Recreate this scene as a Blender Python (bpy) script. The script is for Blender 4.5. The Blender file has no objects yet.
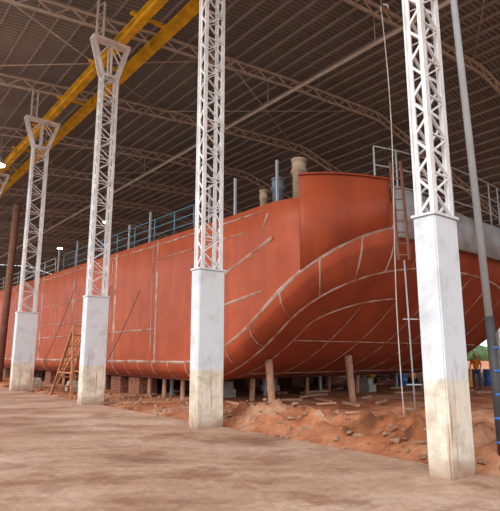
import bpy, bmesh, math, random
from mathutils import Vector, noise, Matrix
random.seed(7)
sc=bpy.context.scene
sc.view_settings.view_transform='Standard'
sc.view_settings.exposure=.2
DX,DY=-0.6235,0.782
PX,PY=0.782,0.6235
def W(s,p,z): return Vector((DX*s+PX*p, DY*s+PY*p, z))

# ---------------- materials ----------------
def mat(name,col,rough=.6,metal=0,noise_amt=.15,nscale=3,col2=None,bump=0,bscale=20,emit=0,spec=.5):
    m=bpy.data.materials.new(name); m.use_nodes=True
    nt=m.node_tree; b=nt.nodes['Principled BSDF']
    b.inputs['Roughness'].default_value=rough; b.inputs['Metallic'].default_value=metal
    b.inputs['Specular IOR Level'].default_value=spec
    tc=nt.nodes.new('ShaderNodeTexCoord')
    n=nt.nodes.new('ShaderNodeTexNoise'); n.inputs['Scale'].default_value=nscale; n.inputs['Detail'].default_value=6
    nt.links.new(tc.outputs['Object'],n.inputs['Vector'])
    r=nt.nodes.new('ShaderNodeValToRGB'); e=r.color_ramp.elements
    c2=col2 or tuple(max(0,c*(1-noise_amt*2)) for c in col)
    e[0].position=.38; e[0].color=(*c2,1); e[1].position=.6; e[1].color=(*col,1)
    nt.links.new(n.outputs['Fac'],r.inputs['Fac']); nt.links.new(r.outputs['Color'],b.inputs['Base Color'])
    if bump:
        n2=nt.nodes.new('ShaderNodeTexNoise'); n2.inputs['Scale'].default_value=bscale; n2.inputs['Detail'].default_value=8
        nt.links.new(tc.outputs['Object'],n2.inputs['Vector'])
        bp=nt.nodes.new('ShaderNodeBump'); bp.inputs['Strength'].default_value=bump; bp.inputs['Distance'].default_value=.05
        nt.links.new(n2.outputs['Fac'],bp.inputs['Height']); nt.links.new(bp.outputs['Normal'],b.inputs['Normal'])
    if emit:
        b.inputs['Emission Color'].default_value=(*col,1); b.inputs['Emission Strength'].default_value=emit
    return m
def hull_mat(name,ca,cb,cc):
    m=bpy.data.materials.new(name); m.use_nodes=True; nt=m.node_tree; N=nt.nodes; L=nt.links
    b=N['Principled BSDF']; b.inputs['Roughness'].default_value=.5; b.inputs['Specular IOR Level'].default_value=.3
    tc=N.new('ShaderNodeTexCoord')
    n=N.new('ShaderNodeTexNoise'); n.inputs['Scale'].default_value=.7; n.inputs['Detail'].default_value=9; n.inputs['Roughness'].default_value=.68; L.new(tc.outputs['Object'],n.inputs['Vector'])
    r=N.new('ShaderNodeValToRGB'); e=r.color_ramp.elements; e[0].position=.36; e[0].color=(*ca,1); e[1].position=.62; e[1].color=(*cb,1); L.new(n.outputs['Fac'],r.inputs['Fac'])
    mp=N.new('ShaderNodeMapping'); mp.inputs['Scale'].default_value=(2.0,2.0,.3); L.new(tc.outputs['Object'],mp.inputs['Vector'])
    n2=N.new('ShaderNodeTexNoise'); n2.inputs['Scale'].default_value=1.0; n2.inputs['Detail'].default_value=9; L.new(mp.outputs[0],n2.inputs['Vector'])
    mr=N.new('ShaderNodeMapRange'); mr.inputs['From Min'].default_value=.48; mr.inputs['From Max'].default_value=.72; mr.inputs['To Max'].default_value=.6; L.new(n2.outputs['Fac'],mr.inputs['Value'])
    mx=N.new('ShaderNodeMix'); mx.data_type='RGBA'; L.new(mr.outputs[0],mx.inputs['Factor']); L.new(r.outputs['Color'],mx.inputs['A']); mx.inputs['B'].default_value=(*cc,1)
    L.new(mx.outputs['Result'],b.inputs['Base Color'])
    n3=N.new('ShaderNodeTexNoise'); n3.inputs['Scale'].default_value=1.3; n3.inputs['Detail'].default_value=3; L.new(tc.outputs['Object'],n3.inputs['Vector'])
    bp=N.new('ShaderNodeBump'); bp.inputs['Strength'].default_value=.4; bp.inputs['Distance'].default_value=.07; L.new(n3.outputs['Fac'],bp.inputs['Height']); L.new(bp.outputs['Normal'],b.inputs['Normal'])
    return m
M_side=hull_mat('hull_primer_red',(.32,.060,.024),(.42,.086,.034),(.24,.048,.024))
M_bot=hull_mat('hull_red_shaded',(.25,.048,.022),(.34,.070,.030),(.19,.040,.022))  # side red darkened: shading of the raked bottom put into the colour
M_seam=mat('weld_grey',(.42,.31,.26),.7,nscale=2.2,col2=(.30,.11,.06))
M_greyp=mat('grey_bow_plate',(.33,.36,.39),.55,nscale=1.2,col2=(.22,.20,.19))
M_white=mat('white_paint',(.74,.75,.76),.55,nscale=2,noise_amt=.10)
M_truss=mat('truss_paint',(.60,.60,.56),.6,noise_amt=.08)
M_purlin=mat('purlin_steel',(.36,.37,.37),.5,noise_amt=.05)
M_yellow=mat('crane_yellow',(.80,.50,.02),.5,nscale=2)
M_wood=mat('prop_wood',(.42,.22,.14),.8,nscale=5,bump=.4)
M_wood2=mat('trestle_wood',(.48,.20,.09),.8,nscale=5,bump=.4)
M_brick=mat('brick_block',(.33,.12,.07),.9,nscale=9,col2=(.15,.07,.05),bump=.5)
M_conc=mat('concrete_block',(.42,.38,.33),.9,nscale=5,bump=.4)
M_dark=mat('dark_steel',(.05,.05,.055),.6)
M_blue=mat('teal_paint',(.08,.24,.33),.5)
M_grey=mat('galv_grey',(.36,.38,.40),.5,noise_amt=.05)
M_beige=mat('beige_vent',(.42,.33,.22),.6,nscale=3)
M_orange=mat('orange_machine',(.80,.33,.02),.5)
M_bluem=mat('blue_machine',(.03,.14,.5),.4)
M_bluegrey=mat('blue_grey_vent',(.13,.19,.25),.5)
M_rope=mat('rope',(.50,.48,.43),.9)
M_lamp=mat('lamp_glow',(1,.98,.92),emit=18,noise_amt=0)
M_leaf=mat('leaves',(.08,.14,.05),.9,nscale=.6,noise_amt=.3)
M_rock=mat('rubble_stone',(.34,.19,.12),.95,nscale=6,bump=.5)
M_rust=mat('rusty_pipe',(.19,.08,.05),.8,nscale=4)
M_skin=mat('skin',(.30,.16,.10),.6); M_vest=mat('work_shirt',(.80,.24,.03),.8); M_shirt2=mat('blue_shirt',(.06,.14,.36),.8); M_jeans=mat('work_trousers',(.04,.06,.12),.8); M_hat=mat('hard_hat',(.8,.75,.2),.4)

def column_mat():
    m=bpy.data.materials.new('column_concrete'); m.use_nodes=True; nt=m.node_tree; N=nt.nodes; L=nt.links
    b=N['Principled BSDF']; b.inputs['Roughness'].default_value=.75
    g=N.new('ShaderNodeNewGeometry'); sx=N.new('ShaderNodeSeparateXYZ'); L.new(g.outputs['Position'],sx.inputs[0])
    n=N.new('ShaderNodeTexNoise'); n.inputs['Scale'].default_value=2.5; n.inputs['Detail'].default_value=8; n.inputs['Roughness'].default_value=.65; L.new(g.outputs['Position'],n.inputs['Vector'])
    ad=N.new('ShaderNodeMath'); ad.operation='MULTIPLY_ADD'; L.new(n.outputs['Fac'],ad.inputs[0]); ad.inputs[1].default_value=.15; L.new(sx.outputs['Z'],ad.inputs[2])
    mr=N.new('ShaderNodeMapRange'); mr.inputs['From Min'].default_value=1.30; mr.inputs['From Max'].default_value=1.38; L.new(ad.outputs[0],mr.inputs['Value'])
    raw=N.new('ShaderNodeValToRGB'); e=raw.color_ramp.elements; e[0].position=.36; e[0].color=(.46,.38,.28,1); e[1].position=.56; e[1].color=(.70,.65,.55,1); L.new(n.outputs['Fac'],raw.inputs['Fac'])
    pt=N.new('ShaderNodeValToRGB'); e=pt.color_ramp.elements; e[0].position=.3; e[0].color=(.48,.51,.54,1); e[1].position=.5; e[1].color=(.62,.66,.71,1); L.new(n.outputs['Fac'],pt.inputs['Fac'])
    mx=N.new('ShaderNodeMix'); mx.data_type='RGBA'; L.new(mr.outputs[0],mx.inputs['Factor']); L.new(raw.outputs['Color'],mx.inputs['A']); L.new(pt.outputs['Color'],mx.inputs['B'])
    mp=N.new('ShaderNodeMapping'); mp.inputs['Scale'].default_value=(13,13,.8); mp.inputs['Location'].default_value=(3.1,1.7,0); L.new(g.outputs['Position'],mp.inputs['Vector'])
    n2=N.new('ShaderNodeTexNoise'); n2.inputs['Scale'].default_value=1; n2.inputs['Detail'].default_value=8; n2.inputs['Roughness'].default_value=.6; L.new(mp.outputs[0],n2.inputs['Vector'])
    st=N.new('ShaderNodeMapRange'); st.inputs['From Min'].default_value=.56; st.inputs['From Max'].default_value=.68; L.new(n2.outputs['Fac'],st.inputs['Value'])
    lo=N.new('ShaderNodeMapRange'); lo.inputs['From Min'].default_value=2.2; lo.inputs['From Max'].default_value=.8; lo.inputs['To Max'].default_value=.85; L.new(sx.outputs['Z'],lo.inputs['Value'])
    mu=N.new('ShaderNodeMath'); mu.operation='MULTIPLY'; L.new(st.outputs[0],mu.inputs[0]); L.new(lo.outputs[0],mu.inputs[1])
    gr=N.new('ShaderNodeMapRange'); gr.inputs['From Min'].default_value=.40; gr.inputs['From Max'].default_value=.08; gr.inputs['To Max'].default_value=.8; L.new(ad.outputs[0],gr.inputs['Value'])
    m2=N.new('ShaderNodeMix'); m2.data_type='RGBA'; L.new(mu.outputs[0],m2.inputs['Factor']); L.new(mx.outputs['Result'],m2.inputs['A']); m2.inputs['B'].default_value=(.34,.16,.07,1)
    m3=N.new('ShaderNodeMix'); m3.data_type='RGBA'; L.new(gr.outputs[0],m3.inputs['Factor']); L.new(m2.outputs['Result'],m3.inputs['A']); m3.inputs['B'].default_value=(.26,.13,.075,1)
    L.new(m3.outputs['Result'],b.inputs['Base Color'])
    bp=N.new('ShaderNodeBump'); bp.inputs['Strength'].default_value=.3; bp.inputs['Distance'].default_value=.03; L.new(n.outputs['Fac'],bp.inputs['Height']); L.new(bp.outputs['Normal'],b.inputs['Normal'])
    return m
M_col=column_mat()

def ceiling_mat():
    m=bpy.data.materials.new('corrugated_roof'); m.use_nodes=True; nt=m.node_tree; N=nt.nodes; L=nt.links
    b=N['Principled BSDF']; b.inputs['Roughness'].default_value=.5; b.inputs['Metallic'].default_value=.1
    tc=N.new('ShaderNodeTexCoord'); mp=N.new('ShaderNodeMapping'); mp.inputs['Rotation'].default_value=(0,0,-math.atan2(DY,DX)); L.new(tc.outputs['Object'],mp.inputs['Vector'])
    w=N.new('ShaderNodeTexWave'); w.inputs['Scale'].default_value=1.3; L.new(mp.outputs[0],w.inputs['Vector'])
    r=N.new('ShaderNodeValToRGB'); e=r.color_ramp.elements; e[0].color=(.24,.26,.275,1); e[1].color=(.42,.44,.455,1); L.new(w.outputs['Fac'],r.inputs['Fac'])
    n=N.new('ShaderNodeTexNoise'); n.inputs['Scale'].default_value=.25; L.new(tc.outputs['Object'],n.inputs['Vector'])
    mx=N.new('ShaderNodeMix'); mx.data_type='RGBA'; mx.blend_type='MULTIPLY'; mx.inputs['Factor'].default_value=.55; L.new(r.outputs['Color'],mx.inputs['A']); L.new(n.outputs['Fac'],mx.inputs['B'])
    L.new(mx.outputs['Result'],b.inputs['Base Color'])
    bp=N.new('ShaderNodeBump'); bp.inputs['Distance'].default_value=.05; L.new(w.outputs['Fac'],bp.inputs['Height']); L.new(bp.outputs['Normal'],b.inputs['Normal'])
    return m
M_roof=ceiling_mat()

def ground_mat(name,cols,sc1,sc2,bump,rough=.9,aniso=None,stain=None):
    m=bpy.data.materials.new(name); m.use_nodes=True; nt=m.node_tree; N=nt.nodes; L=nt.links
    b=N['Principled BSDF']; b.inputs['Roughness'].default_value=rough; b.inputs['Specular IOR Level'].default_value=.2
    tc=N.new('ShaderNodeTexCoord'); mp=N.new('ShaderNodeMapping'); L.new(tc.outputs['Object'],mp.inputs['Vector'])
    if aniso: mp.inputs['Rotation'].default_value=(0,0,aniso[0]); mp.inputs['Scale'].default_value=aniso[1]
    n=N.new('ShaderNodeTexNoise'); n.inputs['Scale'].default_value=sc1; n.inputs['Detail'].default_value=10; n.inputs['Roughness'].default_value=.65; n.inputs['Distortion'].default_value=.3; L.new(mp.outputs[0],n.inputs['Vector'])
    r=N.new('ShaderNodeValToRGB'); e=r.color_ramp.elements
    e[0].position=.36; e[0].color=(*cols[0],1); e[1].position=.62; e[1].color=(*cols[-1],1)
    for i,c in enumerate(cols[1:-1]):
        k=e.new(.36+.26*(i+1)/(len(cols)-1)); k.color=(*c,1)
    L.new(n.outputs['Fac'],r.inputs['Fac'])
    src=r.outputs['Color']
    if stain:
        n4=N.new('ShaderNodeTexNoise'); n4.inputs['Scale'].default_value=.9; n4.inputs['Detail'].default_value=12; n4.inputs['Roughness'].default_value=.7; L.new(tc.outputs['Object'],n4.inputs['Vector'])
        s4=N.new('ShaderNodeMapRange'); s4.inputs['From Min'].default_value=.52; s4.inputs['From Max'].default_value=.60; s4.inputs['To Max'].default_value=.62; L.new(n4.outputs['Fac'],s4.inputs['Value'])
        m4=N.new('ShaderNodeMix'); m4.data_type='RGBA'; L.new(s4.outputs[0],m4.inputs['Factor']); L.new(src,m4.inputs['A']); m4.inputs['B'].default_value=(*stain,1); src=m4.outputs['Result']
        rr=N.new('ShaderNodeMapRange'); rr.inputs['To Min'].default_value=rough; rr.inputs['To Max'].default_value=.5; L.new(s4.outputs[0],rr.inputs['Value']); L.new(rr.outputs[0],b.inputs['Roughness'])
    n2=N.new('ShaderNodeTexNoise'); n2.inputs['Scale'].default_value=sc2; n2.inputs['Detail'].default_value=14; n2.inputs['Roughness'].default_value=.8; L.new(tc.outputs['Object'],n2.inputs['Vector'])
    mr=N.new('ShaderNodeMapRange'); mr.inputs['From Min'].default_value=.35; mr.inputs['From Max'].default_value=.65; mr.inputs['To Min'].default_value=.7; mr.inputs['To Max'].default_value=1.15; L.new(n2.outputs['Fac'],mr.inputs['Value'])
    mx=N.new('ShaderNodeMix'); mx.data_type='RGBA'; mx.blend_type='MULTIPLY'; mx.inputs['Factor'].default_value=1; L.new(src,mx.inputs['A']); L.new(mr.outputs[0],mx.inputs['B'])
    L.new(mx.outputs['Result'],b.inputs['Base Color'])
    bp=N.new('ShaderNodeBump'); bp.inputs['Strength'].default_value=bump; bp.inputs['Distance'].default_value=.04; L.new(n2.outputs['Fac'],bp.inputs['Height']); L.new(bp.outputs['Normal'],b.inputs['Normal'])
    return m
M_slab=ground_mat('slab_dusty',[(.25,.135,.085),(.39,.235,.16),(.47,.305,.22),(.54,.375,.28)],.33,7,.35,.85,(.6,(1,1.9,1)),(.25,.125,.075))
M_dirt=ground_mat('red_dirt',[(.15,.055,.026),(.36,.125,.055),(.46,.185,.095),(.52,.30,.19)],.6,5,.9,.95)

# ---------------- helpers ----------------
def finish(name,bm,mats,parent=None,smooth=False,recalc=True):
    if recalc: bmesh.ops.recalc_face_normals(bm,faces=bm.faces)
    me=bpy.data.meshes.new(name); bm.to_mesh(me); bm.free()
    for m in (mats if isinstance(mats,list) else [mats]): me.materials.append(m)
    if smooth:
        for f in me.polygons: f.use_smooth=True
    o=bpy.data.objects.new(name,me); sc.collection.objects.link(o)
    if parent: o.parent=parent
    return o
def empty(name,loc=(0,0,0)):
    o=bpy.data.objects.new(name,None); sc.collection.objects.link(o); o.empty_display_size=.3
    return o
def frame(a,b):
    z=(b-a).normalized(); up=Vector((0,0,1)) if abs(z.z)<.95 else Vector((PX,PY,0))
    x=z.cross(up).normalized(); y=x.cross(z).normalized(); return x,y
def beam(bm,a,b,w,h,mi=0):
    x,y=frame(a,b); x=x*w/2; y=y*h/2
    vs=[bm.verts.new(q+i*x+j*y) for q in(a,b) for i,j in((-1,-1),(1,-1),(1,1),(-1,1))]
    for f in((0,1,2,3),(7,6,5,4),(0,4,5,1),(1,5,6,2),(2,6,7,3),(3,7,4,0)):
        bm.faces.new([vs[i] for i in f]).material_index=mi
def tube(bm,pts,rad,n=10,mi=0,cap=True):
    rings=[]
    rr=rad if isinstance(rad,(list,tuple)) else [rad]*len(pts)
    for i,p in enumerate(pts):
        a=pts[max(0,i-1)]; b=pts[min(len(pts)-1,i+1)]
        x,y=frame(a,b)
        rings.append([bm.verts.new(p+rr[i]*(math.cos(t)*x+math.sin(t)*y)) for t in[2*math.pi*k/n for k in range(n)]])
    for A,B in zip(rings,rings[1:]):
        for k in range(n):
            f=bm.faces.new((A[k],A[(k+1)%n],B[(k+1)%n],B[k])); f.smooth=True; f.material_index=mi
    if cap:
        bm.faces.new(rings[0]).material_index=mi; bm.faces.new(rings[-1]).material_index=mi
def box(bm,s0,s1,p0,p1,z0,z1,mi=0):
    vs=[bm.verts.new(W(s,p,z)) for z in(z0,z1) for s,p in((s0,p0),(s1,p0),(s1,p1),(s0,p1))]
    for f in((0,1,2,3),(7,6,5,4),(0,4,5,1),(1,5,6,2),(2,6,7,3),(3,7,4,0)):
        bm.faces.new([vs[i] for i in f]).material_index=mi

# ---------------- ground ----------------
SLAB=7.25
def sm(a,b,x):
    t=max(0,min(1,(x-a)/(b-a))); return t*t*(3-2*t)
def gh(s,p):
    if p<SLAB-.1: return -.15
    h=-.12*(1-sm(7.4,8.0,p))
    fade=1-sm(26,30,p)
    h+=fade*.06*noise.fractal(Vector((s*.9,p*.9,0)),1,2,5)
    m=math.exp(-((p-8.8)/.8)**2)*sm(2.0,4.5,s)*(1-sm(10.5,12.5,s))
    h+=m*(.34+.32*noise.fractal(Vector((s*1.5,p*2,3)),.7,2,6))
    m2=math.exp(-((p-12.0)/1.5)**2)*sm(2,5,s)*(1-sm(8.5,10.5,s))
    h+=m2*(.22+.2*noise.fractal(Vector((s,p,9)),.7,2,6))
    return h
bm=bmesh.new(); ns,np_=430,175
g=[[None]*(np_+1) for _ in range(ns+1)]
for i in range(ns+1):
    s=-6+ i*.13
    for j in range(np_+1):
        p=SLAB-.15+j*.135
        z=gh(s,p)
        if i in(0,ns) or j==np_: z=-.06
        g[i][j]=bm.verts.new(W(s,p,z))
for i in range(ns):
    for j in range(np_): bm.faces.new((g[i][j],g[i][j+1],g[i+1][j+1],g[i+1][j]))
finish('dirt_ground',bm,M_dirt,smooth=True)
bm=bmesh.new(); n=400; prev=None
for i in range(n+1):
    s=-40+150*i/n; e=SLAB+.07*noise.noise(Vector((s*1.3,0,0)))+.05*noise.noise(Vector((s*5,2,0)))
    r=[bm.verts.new(W(s,-40,0)),bm.verts.new(W(s,e,0)),bm.verts.new(W(s,e,-.3))]
    if prev:
        for k in(0,1): bm.faces.new((prev[k],prev[k+1],r[k+1],r[k]))
    prev=r
finish('floor',bm,M_slab,recalc=False)
bm=bmesh.new()
vs=[bm.verts.new(v) for v in((-600,-300,-.22),(600,-300,-.22),(600,700,-.22),(-600,700,-.22))]; bm.faces.new(vs)
finish('ground',bm,M_dirt)
bm=bmesh.new()
vs=[bm.verts.new(W(s,p,-.07)) for s,p in((-60,30),(49,30),(49,7.5),(130,7.5),(130,160),(-60,160))]; bm.faces.new(vs)
finish('yard_ground',bm,M_dirt)
bm=bmesh.new()
for k in range(1100):
    s=random.uniform(-1,30); p=7.5+abs(random.gauss(0,1.5)); r=random.choice([.015,.02,.02,.03,.03,.05,.08])
    if p>14: continue
    mt=Matrix.Translation(W(s,p,gh(s,p)+r*.3))@Matrix.Rotation(random.random()*6,4,'Z')@Matrix.Diagonal((r*random.uniform(.8,1.8),r,r*.7,1))
    vv=bmesh.ops.create_icosphere(bm,subdivisions=1,radius=1,matrix=mt)['verts']
    for v in vv: v.co+=Vector([random.uniform(-.25,.25)*r for _ in range(3)])
finish('rubble_stones',bm,M_rock)

# ---------------- ship ----------------
ship=empty('ship_hull')
P0,P1=9.7,23.0; PC=(P0+P1)/2; HB=(P1-P0)/2
SF,LC,NN=8.6,3.0,2.5
ZB=6.72
def ZDf(s): return 6.05+max(0,s-13)*.014
ZD=6.05
def Zr(s):
    t=max(0,(16-s)/7.4); return .75+4.3*t*t
half=[]
K=40
for k in range(K+1):
    a=math.pi/2*k/K
    q=math.sin(a)**(2/NN)
    if k==K:q=1
    half.append((SF+LC*(1-max(0,(1-q**NN))**(1/NN)),-HB*q))
s=SF+LC
while s<62:
    s+=.6; half.append((s,-HB))
def inn(i):
    a=half[max(0,i-1)]; b=half[min(len(half)-1,i+1)]
    if i==0: return (1,0)
    ds,dp=b[0]-a[0],b[1]-a[1]; l=math.hypot(ds,dp)
    return (-dp/l, ds/l)
R=.62
FIL=[0,.12,.35,.65,.88,1]
def column_pts(i,side):
    s0,q0=half[i]; n_=inn(i); out=[]
    zc=Zr(s0)+R
    top=ZDf(s0)
    for t in(0,.33,.66,1): out.append((s0,q0,top+(zc-top)*t))
    for f in FIL[1:]:
        a=f*math.pi/2; o=R*(1-math.cos(a))
        ss=s0+n_[0]*o; qq=min(0,q0+n_[1]*o)
        out.append((ss,qq,Zr(ss)+R*(1-math.sin(a))))
    return [(a,PC+b*side,c) for a,b,c in out]
bm=bmesh.new()
cols={}
for side in(1,-1):
    for i in range(len(half)):
        if i==0 and side==-1: cols[(side,i)]=cols[(1,0)]; continue
        cols[(side,i)]=[bm.verts.new(W(*q)) for q in column_pts(i,side)]
    for i in range(len(half)-1):
        A=cols[(side,i)];B=cols[(side,i+1)]
        for j in range(len(A)-1):
            f=bm.faces.new((A[j],A[j+1],B[j+1],B[j])); f.smooth=True
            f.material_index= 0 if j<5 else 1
ND=24
prev=None
for i in range(1,len(half)):
    a=column_pts(i,1)[-1]; row=[cols[(1,i)][-1]]
    b=column_pts(i,-1)[-1]
    for k in range(1,ND):
        p=a[1]+(b[1]-a[1])*k/ND; row.append(bm.verts.new(W(a[0],p,Zr(a[0]))))
    row.append(cols[(-1,i)][-1])
    if prev is None:
        c=cols[(1,0)][-1]
        for k in range(ND): f=bm.faces.new((c,row[k],row[k+1])); f.material_index=1;f.smooth=True
    else:
        for k in range(ND): f=bm.faces.new((prev[k],prev[k+1],row[k+1],row[k])); f.material_index=1; f.smooth=True
    prev=row
for i in range(len(half)-1):
    a=cols[(1,i)][0];b=cols[(1,i+1)][0];c=cols[(-1,i+1)][0];d=cols[(-1,i)][0]
    try:
        f=bm.faces.new((a,b,c,d) if a is not d else (a,b,c)); f.material_index=1
    except ValueError: pass
A=cols[(1,len(half)-1)];B=cols[(-1,len(half)-1)]
bm.faces.new(list(A)+prev[1:-1]+list(reversed(B)))
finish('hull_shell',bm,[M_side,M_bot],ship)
def outl(i,side): return half[i][0],PC+half[i][1]*side
def band(name,seq,zlo,zhi,out,mats):
    bm=bmesh.new(); prev=None
    for side,i in seq:
        s0,p0=outl(i,side); n_=inn(i); si,pi=s0+n_[0]*.05,p0+n_[1]*.05*side
        so,po=s0-n_[0]*out,p0-n_[1]*out*side
        zl=zlo(s0,p0); zh=zhi(s0,p0)
        ring=[bm.verts.new(W(so,po,zl)),bm.verts.new(W(so,po,zh)),bm.verts.new(W(si,pi,zh)),bm.verts.new(W(si,pi,zl))]
        if prev:
            for k in range(4):
                f=bm.faces.new((prev[k],prev[(k+1)%4],ring[(k+1)%4],ring[k])); f.smooth=(k in(0,2))
        else: bm.faces.new(ring)
        prev=ring
    bm.faces.new(prev); return finish(name,bm,mats,ship)
i0=max(i for i in range(K) if half[i][0]<10.35)
i1=min(i for i in range(K) if PC+half[i][1]<12.5)
band('bow_bulwark',[(1,i) for i in range(i0,i1-1,-1)],lambda s,p:Zr(s)+R+.03,lambda s,p:ZB,.045,[M_side])
band('bulwark_cap_rail',[(1,i) for i in range(i0,i1-1,-1)],lambda s,p:ZB-.02,lambda s,p:ZB+.035,.09,[M_bot])
band('grey_bow_belt',[(1,i) for i in range(i1-1,-1,-1)]+[(-1,i) for i in range(1,K-1)],lambda s,p:5.0-.02*(p-12.5) if p<18 else 4.89,lambda s,p:6.5-.42*sm(12.5,16.5,p),.07,[M_greyp])
bm=bmesh.new()
def ribbon(pts,nrm,w=.09,jit=.35):
    pr=None
    for i,p in enumerate(pts):
        t=(pts[min(len(pts)-1,i+1)]-pts[max(0,i-1)]).normalized(); n=nrm[i].normalized()
        c=t.cross(n).normalized()*w/2*(1+random.uniform(-jit,jit)); q=p+n*.006
        # raised bead: low edges, higher centre
        tri=(bm.verts.new(q+c),bm.verts.new(q+n*.022),bm.verts.new(q-c))
        if pr:
            for k in(0,1): bm.faces.new((pr[k],pr[k+1],tri[k+1],tri[k]))
        pr=tri
OUT=W(0,-1,0)
def side_line(a,b,w=.09,n=None):
    n=n or max(2,int(math.hypot(b[0]-a[0],b[1]-a[1])/.22))
    pts=[W(a[0]+(b[0]-a[0])*k/n,P0,a[1]+(b[1]-a[1])*k/n) for k in range(n+1)]
    ribbon(pts,[OUT]*(n+1),w)
for s,w in((18.0,.14),(18.35,.04),(21.8,.18),(22.2,.04),(27,.13),(32.2,.13),(38,.12),(45,.12)): side_line((s,1.4),(s,ZDf(s)-.1),w)
for s in (24.4,29.6,35): side_line((s,2.6),(s,4.4),.05)
side_line((11.5,5.85),(17,5.88),.065); side_line((17,5.88),(60,6.4),.06)
side_line((13.9,4.05),(11.1,4.98),.09)
side_line((18,2.6),(60,2.6),.07); side_line((21.8,4.4),(45,4.4),.06)
side_line((15.2,2.95),(11.6,3.45),.08)
side_line((11.6,5.3),(11.3,5.75),.07); side_line((12.4,5.35),(18,5.3),.045)
side_line((25,3.3),(36,3.3),.05)
for row,w in((3,.10),(8,.09)):
    pts=[];nr=[]
    for side,rng in((1,range(len(half)-1,0,-1)),(-1,range(1,K+10))):
        for i in rng:
            c=column_pts(i,side); pts.append(W(*c[row])); n_=inn(i)
            o=W(-n_[0],-n_[1]*side,0)
            nr.append(o if row==3 else (o*.3+W(-.6 if half[i][0]<16 else 0,0,-1)))
    ribbon(pts,nr,w)
acc=0
for i in range(1,len(half)):
    acc+=math.dist(half[i],half[i-1])
    if acc<1.15: continue
    acc=0
    if half[i][0]>50: break
    c=column_pts(i,1); n_=inn(i); o=W(-n_[0],-n_[1],0)
    ribbon([W(*q) for q in c[3:]],[(o*(1-f)+Vector((0,0,-1))*f) for f in FIL],.06)
def bn(s):
    sl=-2*4.3*(16-s)/7.4**2 if s<16 else 0
    return W(sl,0,-1)
pts=[];nr=[]
for i in range(len(half)-1,6,-1):
    s0,q0=half[i]
    if s0>18: continue
    n_=inn(i); o=1.5; ss=s0+n_[0]*o; pp=PC+q0+n_[1]*o
    pts.append(W(ss,pp,Zr(ss))); nr.append(bn(ss))
ribbon(pts,nr,.07)
for p in(12.8,14.3,15.8,17.3,18.8,20.4):
    s=17; pts=[];nr=[]
    while True:
        q=abs(p-PC)/HB; sm_=SF+LC*(1-(1-q**NN)**(1/NN))+.6+(.9 if p<16 else 0)
        if s<sm_: break
        pts.append(W(s,p,Zr(s))); nr.append(bn(s)); s-=.25
    ribbon(pts,nr,.06)
for s in(14.2,11.9):
    pts=[];nr=[]
    p=P0+1.5
    while p<P1-.7: pts.append(W(s,p,Zr(s))); nr.append(bn(s)); p+=.4
    ribbon(pts,nr,.035)
finish('weld_seams',bm,M_seam,ship,recalc=False)
def railing(name,path,h,mats,rails=(1,.66,.33),r=.018):
    bm=bmesh.new()
    for (s,p,z) in path: tube(bm,[W(s,p,z),W(s,p,z+h)],r*1.4,6)
    for f in rails: tube(bm,[W(s,p,z+h*f) for s,p,z in path],r,6)
    return finish(name,bm,mats,ship)
railing('railing_side_blue',[(s,9.95,ZDf(s)) for s in (15.8,17.2,18.8,20.6,22.4,24.2,26,27.8,29.6)],1.0,M_blue)
railing('railing_side_grey',[(s,9.95,ZDf(s)) for s in range(31,60,2)],1.0,M_grey)
bowp=[]
for side,i in [(1,16),(1,12),(1,8),(1,5),(1,2),(-1,2),(-1,5),(-1,8),(-1,12),(-1,16),(-1,20),(-1,26)]:
    s0,p0=outl(i,side); bowp.append((s0+.15,p0+(.1 if side>0 else 0),ZD))
railing('railing_bow',bowp,1.75,M_grey,r=.022)
bm=bmesh.new()
for s,p,h in((15.0,10.1,1.6),(13.6,10.2,1.5),(11.9,10.6,1.75),(19.5,10.1,1.5),(21.5,10.1,1.3),(24,10.1,1.8),(28,10.1,1.6),(31,10.1,1.7)): beam(bm,W(s,p,ZD),W(s,p,ZDf(s)+h),.07,.07)
finish('deck_stanchions',bm,M_grey,ship)
def lathe(bm,s,p,prof,n=20,mi=0):
    rings=[[bm.verts.new(W(s,p,z)+Vector((r*math.cos(2*math.pi*k/n),r*math.sin(2*math.pi*k/n),0))) for k in range(n)] for r,z in prof]
    for A,B in zip(rings,rings[1:]):
        for k in range(n):
            f=bm.faces.new((A[k],A[(k+1)%n],B[(k+1)%n],B[k])); f.smooth=True; f.material_index=mi
    bm.faces.new(rings[0]).material_index=mi; bm.faces.new(rings[-1]).material_index=mi
for s,p,r,h,m in((11.3,11.0,.24,1.68,M_beige),(12.7,11.35,.22,1.5,M_bluegrey),(13.4,11.3,.15,1.25,M_beige)):
    bm=bmesh.new(); z=ZD
    lathe(bm,s,p,[(r*.9,z),(r*.9,z+h*.72),(r*1.12,z+h*.74),(r*1.12,z+h*.78),(r*.95,z+h*.8),(r*.95,z+h*.96),(r*1.08,z+h*.97),(r*1.05,z+h)])
    finish('mushroom_vent',bm,m,ship)
bm=bmesh.new(); box(bm,16,40,12.2,20.5,ZD,ZD+.5); finish('hatch_coaming',bm,M_dark,ship)

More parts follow.
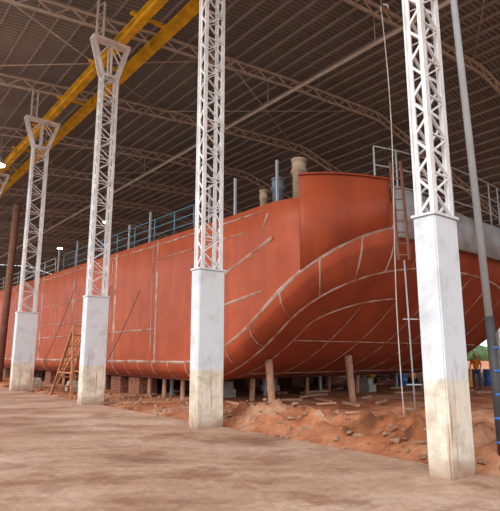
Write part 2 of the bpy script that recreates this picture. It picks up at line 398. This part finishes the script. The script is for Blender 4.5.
# ---------------- columns ----------------
colpos=[(4.16,6.85,.36,.60),(10.3,6.93,.36,.72),(17.5,7.1,.38,.80),(26.1,7.2,.40,.95)]
colpos+= [(36.0,7.2,.4,1.0),(46.0,7.2,.4,1.0),(-3,6.85,.36,.6)]
ZT=13.4; ZC=3.6
for (s,p,a,b) in colpos:
    e=empty('lattice_column')
    bm=bmesh.new(); box(bm,s-a/2,s+a/2,p-b/2,p+b/2,-.2,ZC)
    bmesh.ops.bevel(bm,geom=list(bm.edges),offset=.02,segments=2,affect='EDGES')
    box(bm,s-a/2-.02,s+a/2+.02,p-b/2-.02,p+b/2+.02,ZC,ZC+.04)
    finish('concrete_base',bm,M_col,e)
    bm=bmesh.new(); la,lb=a*.40,b*.36
    z0,z1=ZC+.04,ZT-1.45
    for i in(-1,1):
        for j in(-1,1):
            beam(bm,W(s+i*la,p+j*lb,z0),W(s+i*la,p+j*lb,z1),.03,.10)
            beam(bm,W(s+i*(la-.03),p+j*lb,z0),W(s+i*(la-.03),p+j*lb,z1),.09,.025)
    n=int((z1-z0)/(lb*1.4)); dz=(z1-z0)/n
    for k in range(n):
        za=z0+k*dz; zb=za+dz; m=1 if k%2 else -1
        for i in(-1,1):
            beam(bm,W(s+i*la,p-m*lb,za),W(s+i*la,p+m*lb,zb),.045,.02)
            if k%2: beam(bm,W(s+i*la,p-lb,zb),W(s+i*la,p+lb,zb),.04,.02)
            beam(bm,W(s-m*la,p+i*lb,za),W(s+m*la,p+i*lb,zb),.02,.04)
    hb=lb*1.0; ht=lb*2.0+.12
    for i in(-1,1):
        for j in(-1,1): beam(bm,W(s+i*la,p+j*hb,z1),W(s+i*la,p+j*ht,ZT),.05,.12)
        beam(bm,W(s+i*la,p,z1),W(s+i*la,p,ZT),.05,.06)
        beam(bm,W(s+i*la,p-hb,z1+.02),W(s+i*la,p+hb,z1+.02),.05,.1)
        beam(bm,W(s+i*la,p-(hb+ht)/2,(z1+ZT)/2),W(s+i*la,p,ZT),.04,.04)
        beam(bm,W(s+i*la,p+(hb+ht)/2,(z1+ZT)/2),W(s+i*la,p,ZT),.04,.04)
    box(bm,s-la-.04,s+la+.04,p-ht-.05,p+ht+.05,ZT-.06,ZT+.05)
    for j in(-1,1): beam(bm,W(s,p+j*.13-.45,ZT),W(s,p+j*.13-.45,15.0),.07,.07)
    for k in range(4): beam(bm,W(s,p-.58,ZT+.1+k*.4),W(s,p-.32,ZT+.45+k*.4),.03,.03)
    finish('steel_lattice',bm,M_white,e)

def ibeam(bm,p,z,s0,s1,w,h):
    box(bm,s0,s1,p-w/2,p+w/2,z,z+.05); box(bm,s0,s1,p-w/2,p+w/2,z+h-.05,z+h); box(bm,s0,s1,p-.03,p+.03,z+.05,z+h-.05)
rw=empty('crane_runway')
for p in(7.5,8.65):
    bm=bmesh.new(); zb=ZT+.06; ibeam(bm,p,zb,-5,80,.28,.42)
    for s in range(-4,80,3): box(bm,s,s+.03,p-.13,p+.13,zb+.05,zb+.37)
    finish('runway_beam',bm,M_yellow,rw)
bm=bmesh.new()
for s in range(-4,78,4): beam(bm,W(s,7.2,ZT+.53),W(s,8.85,ZT+.53),.15,.1)
finish('ties',bm,M_yellow,rw)

# ---------------- roof ----------------
PROF=[(1.0,15.1),(10,16.1),(18,16.8),(26,17.2),(34,15.2),(42,12.8),(54,8.8)]
def rz(p):
    for (a,za),(b,zb) in zip(PROF,PROF[1:]):
        if p<=b: return za+(zb-za)*(p-a)/(b-a)
    return PROF[-1][1]
S0,S1=-14,96
bm=bmesh.new()
va=[(bm.verts.new(W(S0,p,z+.08)),bm.verts.new(W(S1,p,z+.08))) for p,z in PROF]
for a,b in zip(va,va[1:]): bm.faces.new((a[0],a[1],b[1],b[0]))
finish('ceiling',bm,M_roof)
bm=bmesh.new(); p=1.2
while p<54:
    beam(bm,W(S0,p,rz(p)-.02),W(S1,p,rz(p)-.02),.06,.14); p+=.95
finish('roof_purlins',bm,M_purlin)
for s in range(-9,95,7):
    s+=.3
    bm=bmesh.new(); step=.7; p=1.2; D=.5; k=0
    while p<53:
        q=min(p+step,53.5)
        beam(bm,W(s,p,rz(p)-.18),W(s,q,rz(q)-.18),.12,.08)
        beam(bm,W(s,p,rz(p)-.18-D),W(s,q,rz(q)-.18-D),.12,.08)
        if k%2: beam(bm,W(s,p,rz(p)-.18),W(s,q,rz(q)-.18-D),.05,.05)
        else: beam(bm,W(s,p,rz(p)-.18-D),W(s,q,rz(q)-.18),.05,.05)
        p+=step;k+=1
    finish('roof_truss',bm,M_truss)
bm=bmesh.new()
for s in range(-9,88,14):
    for p0,p1 in((3,14),(14,25)):
        tube(bm,[W(s+.3,p0,rz(p0)-.3),W(s+7.3,p1,rz(p1)-.3)],.03,6); tube(bm,[W(s+7.3,p0,rz(p0)-.3),W(s+.3,p1,rz(p1)-.3)],.03,6)
finish('roof_bracing_rods',bm,M_truss)
bm=bmesh.new(); tube(bm,[W(-12,16.6,14.6),W(90,16.6,14.6)],.09,10)
for s in range(-9,90,7): tube(bm,[W(s+.3,16.6,14.6),W(s+.3,16.6,16.0)],.02,6)
finish('roof_pipe',bm,M_truss)
for s in range(-9,95,7):
    bm=bmesh.new(); box(bm,s,s+.4,53,53.5,-.06,8.3); finish('shed_column',bm,M_white)
bm=bmesh.new(); box(bm,S0,S1,53.7,53.8,6.0,9.0); finish('wall_right',bm,M_roof)
bm=bmesh.new()
vs=[bm.verts.new(W(S1,p,z)) for p,z in PROF]; lo=[bm.verts.new(W(S1,PROF[-1][0],5)),bm.verts.new(W(S1,PROF[0][0],5))]
bm.faces.new(vs+lo); finish('wall_back',bm,M_roof)
for s,p,z in((31.5,6.5,12.5),(60.6,19.8,14),(48,20,14.6),(75,14,14),(66,12.5,13.6),(84,20,13)):
    e=empty('high_bay_lamp'); bm=bmesh.new()
    lathe(bm,s,p,[(.05,z+.55),(.12,z+.4),(.3,z+.05),(.32,z)],16); tube(bm,[W(s,p,z+.5),W(s,p,rz(p)-.1)],.015,6); finish('shade',bm,M_grey,e)
    bm=bmesh.new(); lathe(bm,s,p,[(.28,z+.01),(.28,z-.08),(.05,z-.14)],16); finish('bulb',bm,M_lamp,e)

# ---------------- yard objects ----------------
def prop(s,p,r,lean,m=M_wood):
    bm=bmesh.new(); top=Zr(s+lean[0])-.02
    if p<10.35 or p>22.4: top+=.1
    n=7; tube(bm,[W(s+lean[0]*t,p+lean[1]*t,-.1+(top+.1)*t) for t in[k/n for k in range(n+1)]],[r*random.uniform(.9,1.08) for _ in range(n+1)],10)
    finish('timber_prop',bm,m)
prop(12.9,11.2,.13,(.0,-.15)); prop(12.6,14.7,.13,(.05,-.12)); prop(12.8,20.5,.12,(0,0)); prop(15.6,18.5,.1,(0,.05)); prop(15.2,12.2,.1,(0,.05))
for s,p in((17.2,10.5),(18.4,10.4),(19.6,10.4),(24,10.4),(26.4,10.4),(29.6,10.4),(16.2,16),(17,18.2),(18,21.5)): prop(s,p,.09,(.02,.02))
for s,p in((17.0,11.4),(19.2,11.2),(16.6,14.0),(16.8,17.4),(16.9,20.6),(19.3,12.8),(16.2,22.2),(18.3,19)):
    bm=bmesh.new(); box(bm,s-.05,s+.05,p-.05,p+.05,-.05,.70); box(bm,s-.12,s+.12,p-.12,p+.12,-.05,.03); box(bm,s-.12,s+.12,p-.12,p+.12,.68,.74); finish('steel_shore',bm,M_grey)
piles=[(s,p) for s in (20.8,22.6,25,28,32,37,42) for p in (10.7,13.4,16.4,19.4,21.9)]
for s,p in piles:
    bm=bmesh.new(); z=-.05; k=0
    while z<.6:
        for j in range(3):
            if k%2: box(bm,s-.5,s+.5,p-.42+j*.29,p-.16+j*.29,z,z+.115)
            else: box(bm,s-.5+j*.34,s-.18+j*.34,p-.42,p+.42,z,z+.115)
        z+=.125;k+=1
    box(bm,s-.5,s+.5,p-.3,p+.3,z,.745)
    finish('brick_keel_block',bm,M_brick)
for s,p in((18.6,16),(17.4,12.6),(24,8.9),(29,8.7),(16.0,19.6)):
    bm=bmesh.new(); box(bm,s-.4,s+.4,p-.25,p+.25,-.1,.3); box(bm,s-.3,s+.35,p-.2,p+.2,.3,.6 if p>9 else .45)
    bmesh.ops.bevel(bm,geom=list(bm.edges),offset=.02,segments=1,affect='EDGES'); finish('concrete_block',bm,M_conc)
bm=bmesh.new()
tube(bm,[Vector((3.78,8.19,-.02)),Vector((3.75,8.19,2.2))],.068,14,mi=1); tube(bm,[Vector((3.75,8.19,2.2)),Vector((3.45,8.19,13.8))],.058,14,mi=0)
for k in range(5):
    z=.3+k*.35; tube(bm,[Vector((3.775,8.19,z)),Vector((3.775,8.19,z+.04))],.075,14,mi=2)
finish('steel_pole',bm,[M_grey,M_dark,M_bluem])
bm=bmesh.new(); pts=[]
for k in range(25):
    t=k/24; pts.append(W(6.42+.10*math.sin(t*6),9.0+.08*math.sin(t*5),.25+t*9.0))
tube(bm,pts,.012,6)
T=pts[-1]; tube(bm,[T,T+Vector((-.02,0,.14)),T+Vector((.05,0,.22)),T+Vector((.14,0,.2)),T+Vector((.16,0,.1))],.02,6)
tube(bm,[T,Vector((T.x,T.y,15.6))],.006,6)
finish('hanging_rope',bm,M_rope)
e=empty('bow_ladder'); bm=bmesh.new()
b0=Vector((3.95,13.1,4.0)); t0=Vector((4.05,13.75,6.9))
off=Vector((.13,-.03,0))
for sgn in(-1,1): beam(bm,b0+off*sgn,t0+off*sgn,.05,.07)
for k in range(9):
    q=b0+(t0-b0)*(.05+k*.11); beam(bm,q-off,q+off,.03,.03)
finish('ladder_frame',bm,M_rust,e)
bm=bmesh.new(); tube(bm,[b0,Vector((b0.x+.1,b0.y+.1,-.1))],.020,8)
for z in(.9,2.5): beam(bm,Vector((b0.x-.1,b0.y+.05,z)),Vector((b0.x+.28,b0.y+.05,z)),.03,.03)
finish('ladder_stay',bm,M_grey,e)
bm=bmesh.new()
A=[W(23.4,7.7,-.1),W(23.4,8.4,-.05)];B=[W(21.0,7.7,-.1),W(21.0,8.4,-.05)];T=[W(21.3,7.75,2.8),W(21.3,8.35,2.8)]
for i in(0,1):
    beam(bm,A[i],T[i],.10,.08); beam(bm,B[i],T[i],.10,.08); beam(bm,A[i]+(T[i]-A[i])*.35,B[i]+(T[i]-B[i])*.35,.07,.06)
for f in(.12,.27,.42,.57,.72,.87): beam(bm,A[0]+(T[0]-A[0])*f,A[1]+(T[1]-A[1])*f,.07,.06)
beam(bm,B[0]+(T[0]-B[0])*.3,B[1]+(T[1]-B[1])*.3,.06,.05); beam(bm,T[0],T[1],.08,.08)
finish('wooden_trestle',bm,M_wood2)
bm=bmesh.new()
a=W(25.2,8.3,-.05); b=W(23.4,9.62,4.0); o_=W(.2,.0,0)
for sg in(-1,1): beam(bm,a+o_*sg,b+o_*sg,.06,.05)
for k in range(14):
    q=a+(b-a)*(.05+k*.068); beam(bm,q-o_,q+o_,.035,.035)
finish('wooden_ladder',bm,M_wood2)
bm=bmesh.new()
for q in((26.5,9.6),(22.0,9.6),(19.2,9.6)):
    a=W(q[0],q[1],4.2+random.random()); b=W(q[0]+2.0,8.3,-.05)
    tube(bm,[a+(b-a)*t-Vector((0,0,.35*math.sin(math.pi*t))) for t in[k/10 for k in range(11)]],.015,6)
finish('mooring_cables',bm,M_dark)
bm=bmesh.new(); tube(bm,[W(35,8.3,-.1),W(34.2,8.3,11)],.22,12); finish('leaning_timber_pole',bm,M_rust)
things=[]
def barrel(s,p,m):
    things.append((s,p)); z=gh(s,p) if p<30 else -.06
    bm=bmesh.new(); lathe(bm,s,p,[(.28,z),(.29,z+.05),(.28,z+.28),(.295,z+.3),(.28,z+.32),(.28,z+.58),(.295,z+.6),(.28,z+.62),(.29,z+.86),(.27,z+.87)],18); finish('oil_barrel',bm,m)
barrel(21.4,25.9,M_bluem); barrel(22.2,26.1,M_bluem); barrel(26,25.8,M_bluem); barrel(15,26.8,M_orange); barrel(14.6,28.3,M_bluem); barrel(17.3,24.2,M_bluem)
def compressor(s,p):
    things.append((s,p))
    e=empty('air_compressor'); bm=bmesh.new()
    tube(bm,[W(s-.6,p,.55),W(s-.5,p,.55),W(s+.5,p,.55),W(s+.6,p,.55)],[.12,.26,.26,.12],14); box(bm,s-.25,s+.3,p-.18,p+.18,.8,1.15)
    finish('tank',bm,M_orange,e)
    bm=bmesh.new()
    for d in(-.38,.38):
        for q in(-.3,.3): tube(bm,[W(s+d,p+q-.04,.2),W(s+d,p+q+.04,.2)],.2,14)
        beam(bm,W(s+d,p-.3,.2),W(s+d,p+.3,.2),.05,.05); beam(bm,W(s+d,p,.2),W(s+d,p,.4),.06,.06)
    beam(bm,W(s-.5,p,.7),W(s-1.0,p,1.0),.04,.04)
    finish('wheels',bm,M_dark,e)
compressor(19.9,24.4); compressor(18.0,25.6)
def worker(s,p,turn,shirt,bend=0):
    things.append((s,p)); gz=gh(s,p) if p<29 else -.06
    e=empty('yard_worker'); base=W(s,p,gz); rot=Matrix.Rotation(turn,4,'Z')
    def skin(name,verts,edges,radii,m,root=0,sub=2):
        me=bpy.data.meshes.new(name); me.from_pydata([base+rot@Vector(v) for v in verts],edges,[]); me.materials.append(m)
        o=bpy.data.objects.new(name,me); sc.collection.objects.link(o); o.parent=e
        md=o.modifiers.new('skin','SKIN'); md.use_smooth_shade=True
        for v,r in zip(me.skin_vertices[0].data,radii): v.radius=(r,r) if not isinstance(r,tuple) else r
        me.skin_vertices[0].data[root].use_root=True
        sb=o.modifiers.new('sub','SUBSURF'); sb.levels=sub; sb.render_levels=sub
    b=bend
    ch=(0,b*.45,1.42-b*.15)
    skin('trousers',[(0,0,.95),(-.1,0,.88),(-.13,.03,.5),(-.14,0,.09),(.1,0,.88),(.14,.06,.5),(.16,-.06,.09)],[(0,1),(1,2),(2,3),(0,4),(4,5),(5,6)],[.14,.11,.075,.055,.11,.075,.055],M_jeans)
    skin('boots',[(-.14,-.05,.05),(-.14,.08,.045),(-.14,.17,.04)],[(0,1),(1,2)],[.05,.045,.04],M_dark); skin('boots_2',[(.16,-.11,.05),(.16,.02,.045),(.16,.11,.04)],[(0,1),(1,2)],[.05,.045,.04],M_dark)
    y=b*.45
    skin('torso',[(0,0,.96),(0,y*.4,1.18),(0,y,ch[2]-.06),(-.19,y,ch[2]),(-.25,y+.05,1.14),(.19,y,ch[2]),(.26,y+.05,1.14),(0,y+.02,ch[2]+.08)],[(0,1),(1,2),(2,3),(3,4),(2,5),(5,6),(2,7)],[(.16,.12),(.15,.11),(.17,.11),.065,.05,.065,.05,.05],shirt)
    skin('forearms',[(-.25,y+.05,1.13),(-.24,y+.25,1.0),(-.23,y+.33,.96)],[(0,1),(1,2)],[.04,.03,.035],M_skin)
    skin('forearms_2',[(.26,y+.05,1.13),(.25,y+.22,.98),(.24,y+.3,.93)],[(0,1),(1,2)],[.04,.03,.035],M_skin)
    hz=ch[2]+.2
    skin('head',[(0,y+.02,hz-.12),(0,y+.04,hz-.04),(0,y+.04,hz+.05),(0,y+.03,hz+.12)],[(0,1),(1,2),(2,3)],[.05,.075,.09,.06],M_skin)
    bm=bmesh.new(); c=base+rot@Vector((0,y+.03,hz+.07))
    bmesh.ops.create_uvsphere(bm,u_segments=16,v_segments=10,radius=1,matrix=Matrix.Translation(c)@Matrix.Diagonal((.12,.13,.1,1)))
    for v in bm.verts:
        if v.co.z<c.z: v.co.z=c.z
    tube(bm,[c,c+Vector((0,0,.012))],.16,16); finish('hard_hat',bm,M_hat,e,True)
worker(13.9,25.7,2.5,M_vest); worker(17.2,29.5,.5,M_shirt2,.5); worker(23.2,24.6,1.5,M_vest,.3)
bm=bmesh.new()
def clear(s,p,d): return all(math.hypot(s-a,p-b)>d for a,b in things) and all(abs(s-a)>1.0 or abs(p-b)>.8 for a,b in piles)
for k in range(150):
    s=random.uniform(11,40); p=random.uniform(10,29); a=random.uniform(0,3.1); l=random.uniform(.3,1.2); z=gh(s,p)+.06
    if not clear(s,p,1.5): continue
    beam(bm,W(s,p,z),W(s+l*math.cos(a),p+l*math.sin(a),z+.02),.12,.08)
for k in range(25):
    s=random.uniform(-2,14); p=random.uniform(7.7,9.5); a=random.uniform(0,3.1); l=random.uniform(.2,.5); z=gh(s,p)+.03
    beam(bm,W(s,p,z),W(s+l*math.cos(a),p+l*math.sin(a),z+.02),.06,.03)
finish('scrap_timber',bm,M_wood)
for s,p in((24,31),(12,34),(6,33),(32,33)):
    bm=bmesh.new()
    for k in range(5): box(bm,s-2+.1*k,s+2-.05*k,p-.7,p+.7,-.05+k*.16,.03+k*.16); box(bm,s-1.5,s-1.3,p-.6,p+.6,.03+k*.16,.11+k*.16); box(bm,s+1.3,s+1.5,p-.6,p+.6,.03+k*.16,.11+k*.16)
    finish('steel_plate_stack',bm,M_rust)
bm=bmesh.new()
for k in range(260):
    x=random.uniform(-120,260); y=190+random.uniform(-12,25)-.15*x; r=random.uniform(2.2,4.5)
    mt=Matrix.Translation((x,y,r*.4))@Matrix.Diagonal((r*1.3,r,r*.9,1))
    vv=bmesh.ops.create_icosphere(bm,subdivisions=2,radius=1,matrix=mt)['verts']
    for v in vv: v.co+=noise.noise_vector(v.co*.7)*1.1
finish('distant_trees',bm,M_leaf,smooth=True)

# ---------------- light ----------------
w=bpy.data.worlds.new('overcast'); sc.world=w; w.use_nodes=True
bg=w.node_tree.nodes['Background']; bg.inputs['Color'].default_value=(.95,.97,1,1); bg.inputs['Strength'].default_value=1.45
sun=bpy.data.lights.new('sun','SUN'); sun.energy=2.2; sun.angle=math.radians(45); sun.color=(1,.96,.9)
so=bpy.data.objects.new('sun',sun); sc.collection.objects.link(so)
so.rotation_euler=Vector((.42,.75,-.62)).to_track_quat('-Z','Y').to_euler()
# ---------------- camera ----------------
cam=bpy.data.cameras.new('camera'); co=bpy.data.objects.new('camera',cam); sc.collection.objects.link(co)
cam.sensor_fit='HORIZONTAL'; cam.sensor_width=36; cam.lens=37.44; cam.clip_end=1500
co.location=(0,0,1.6); co.rotation_euler=(math.radians(90+10.9),0,0); sc.camera=co
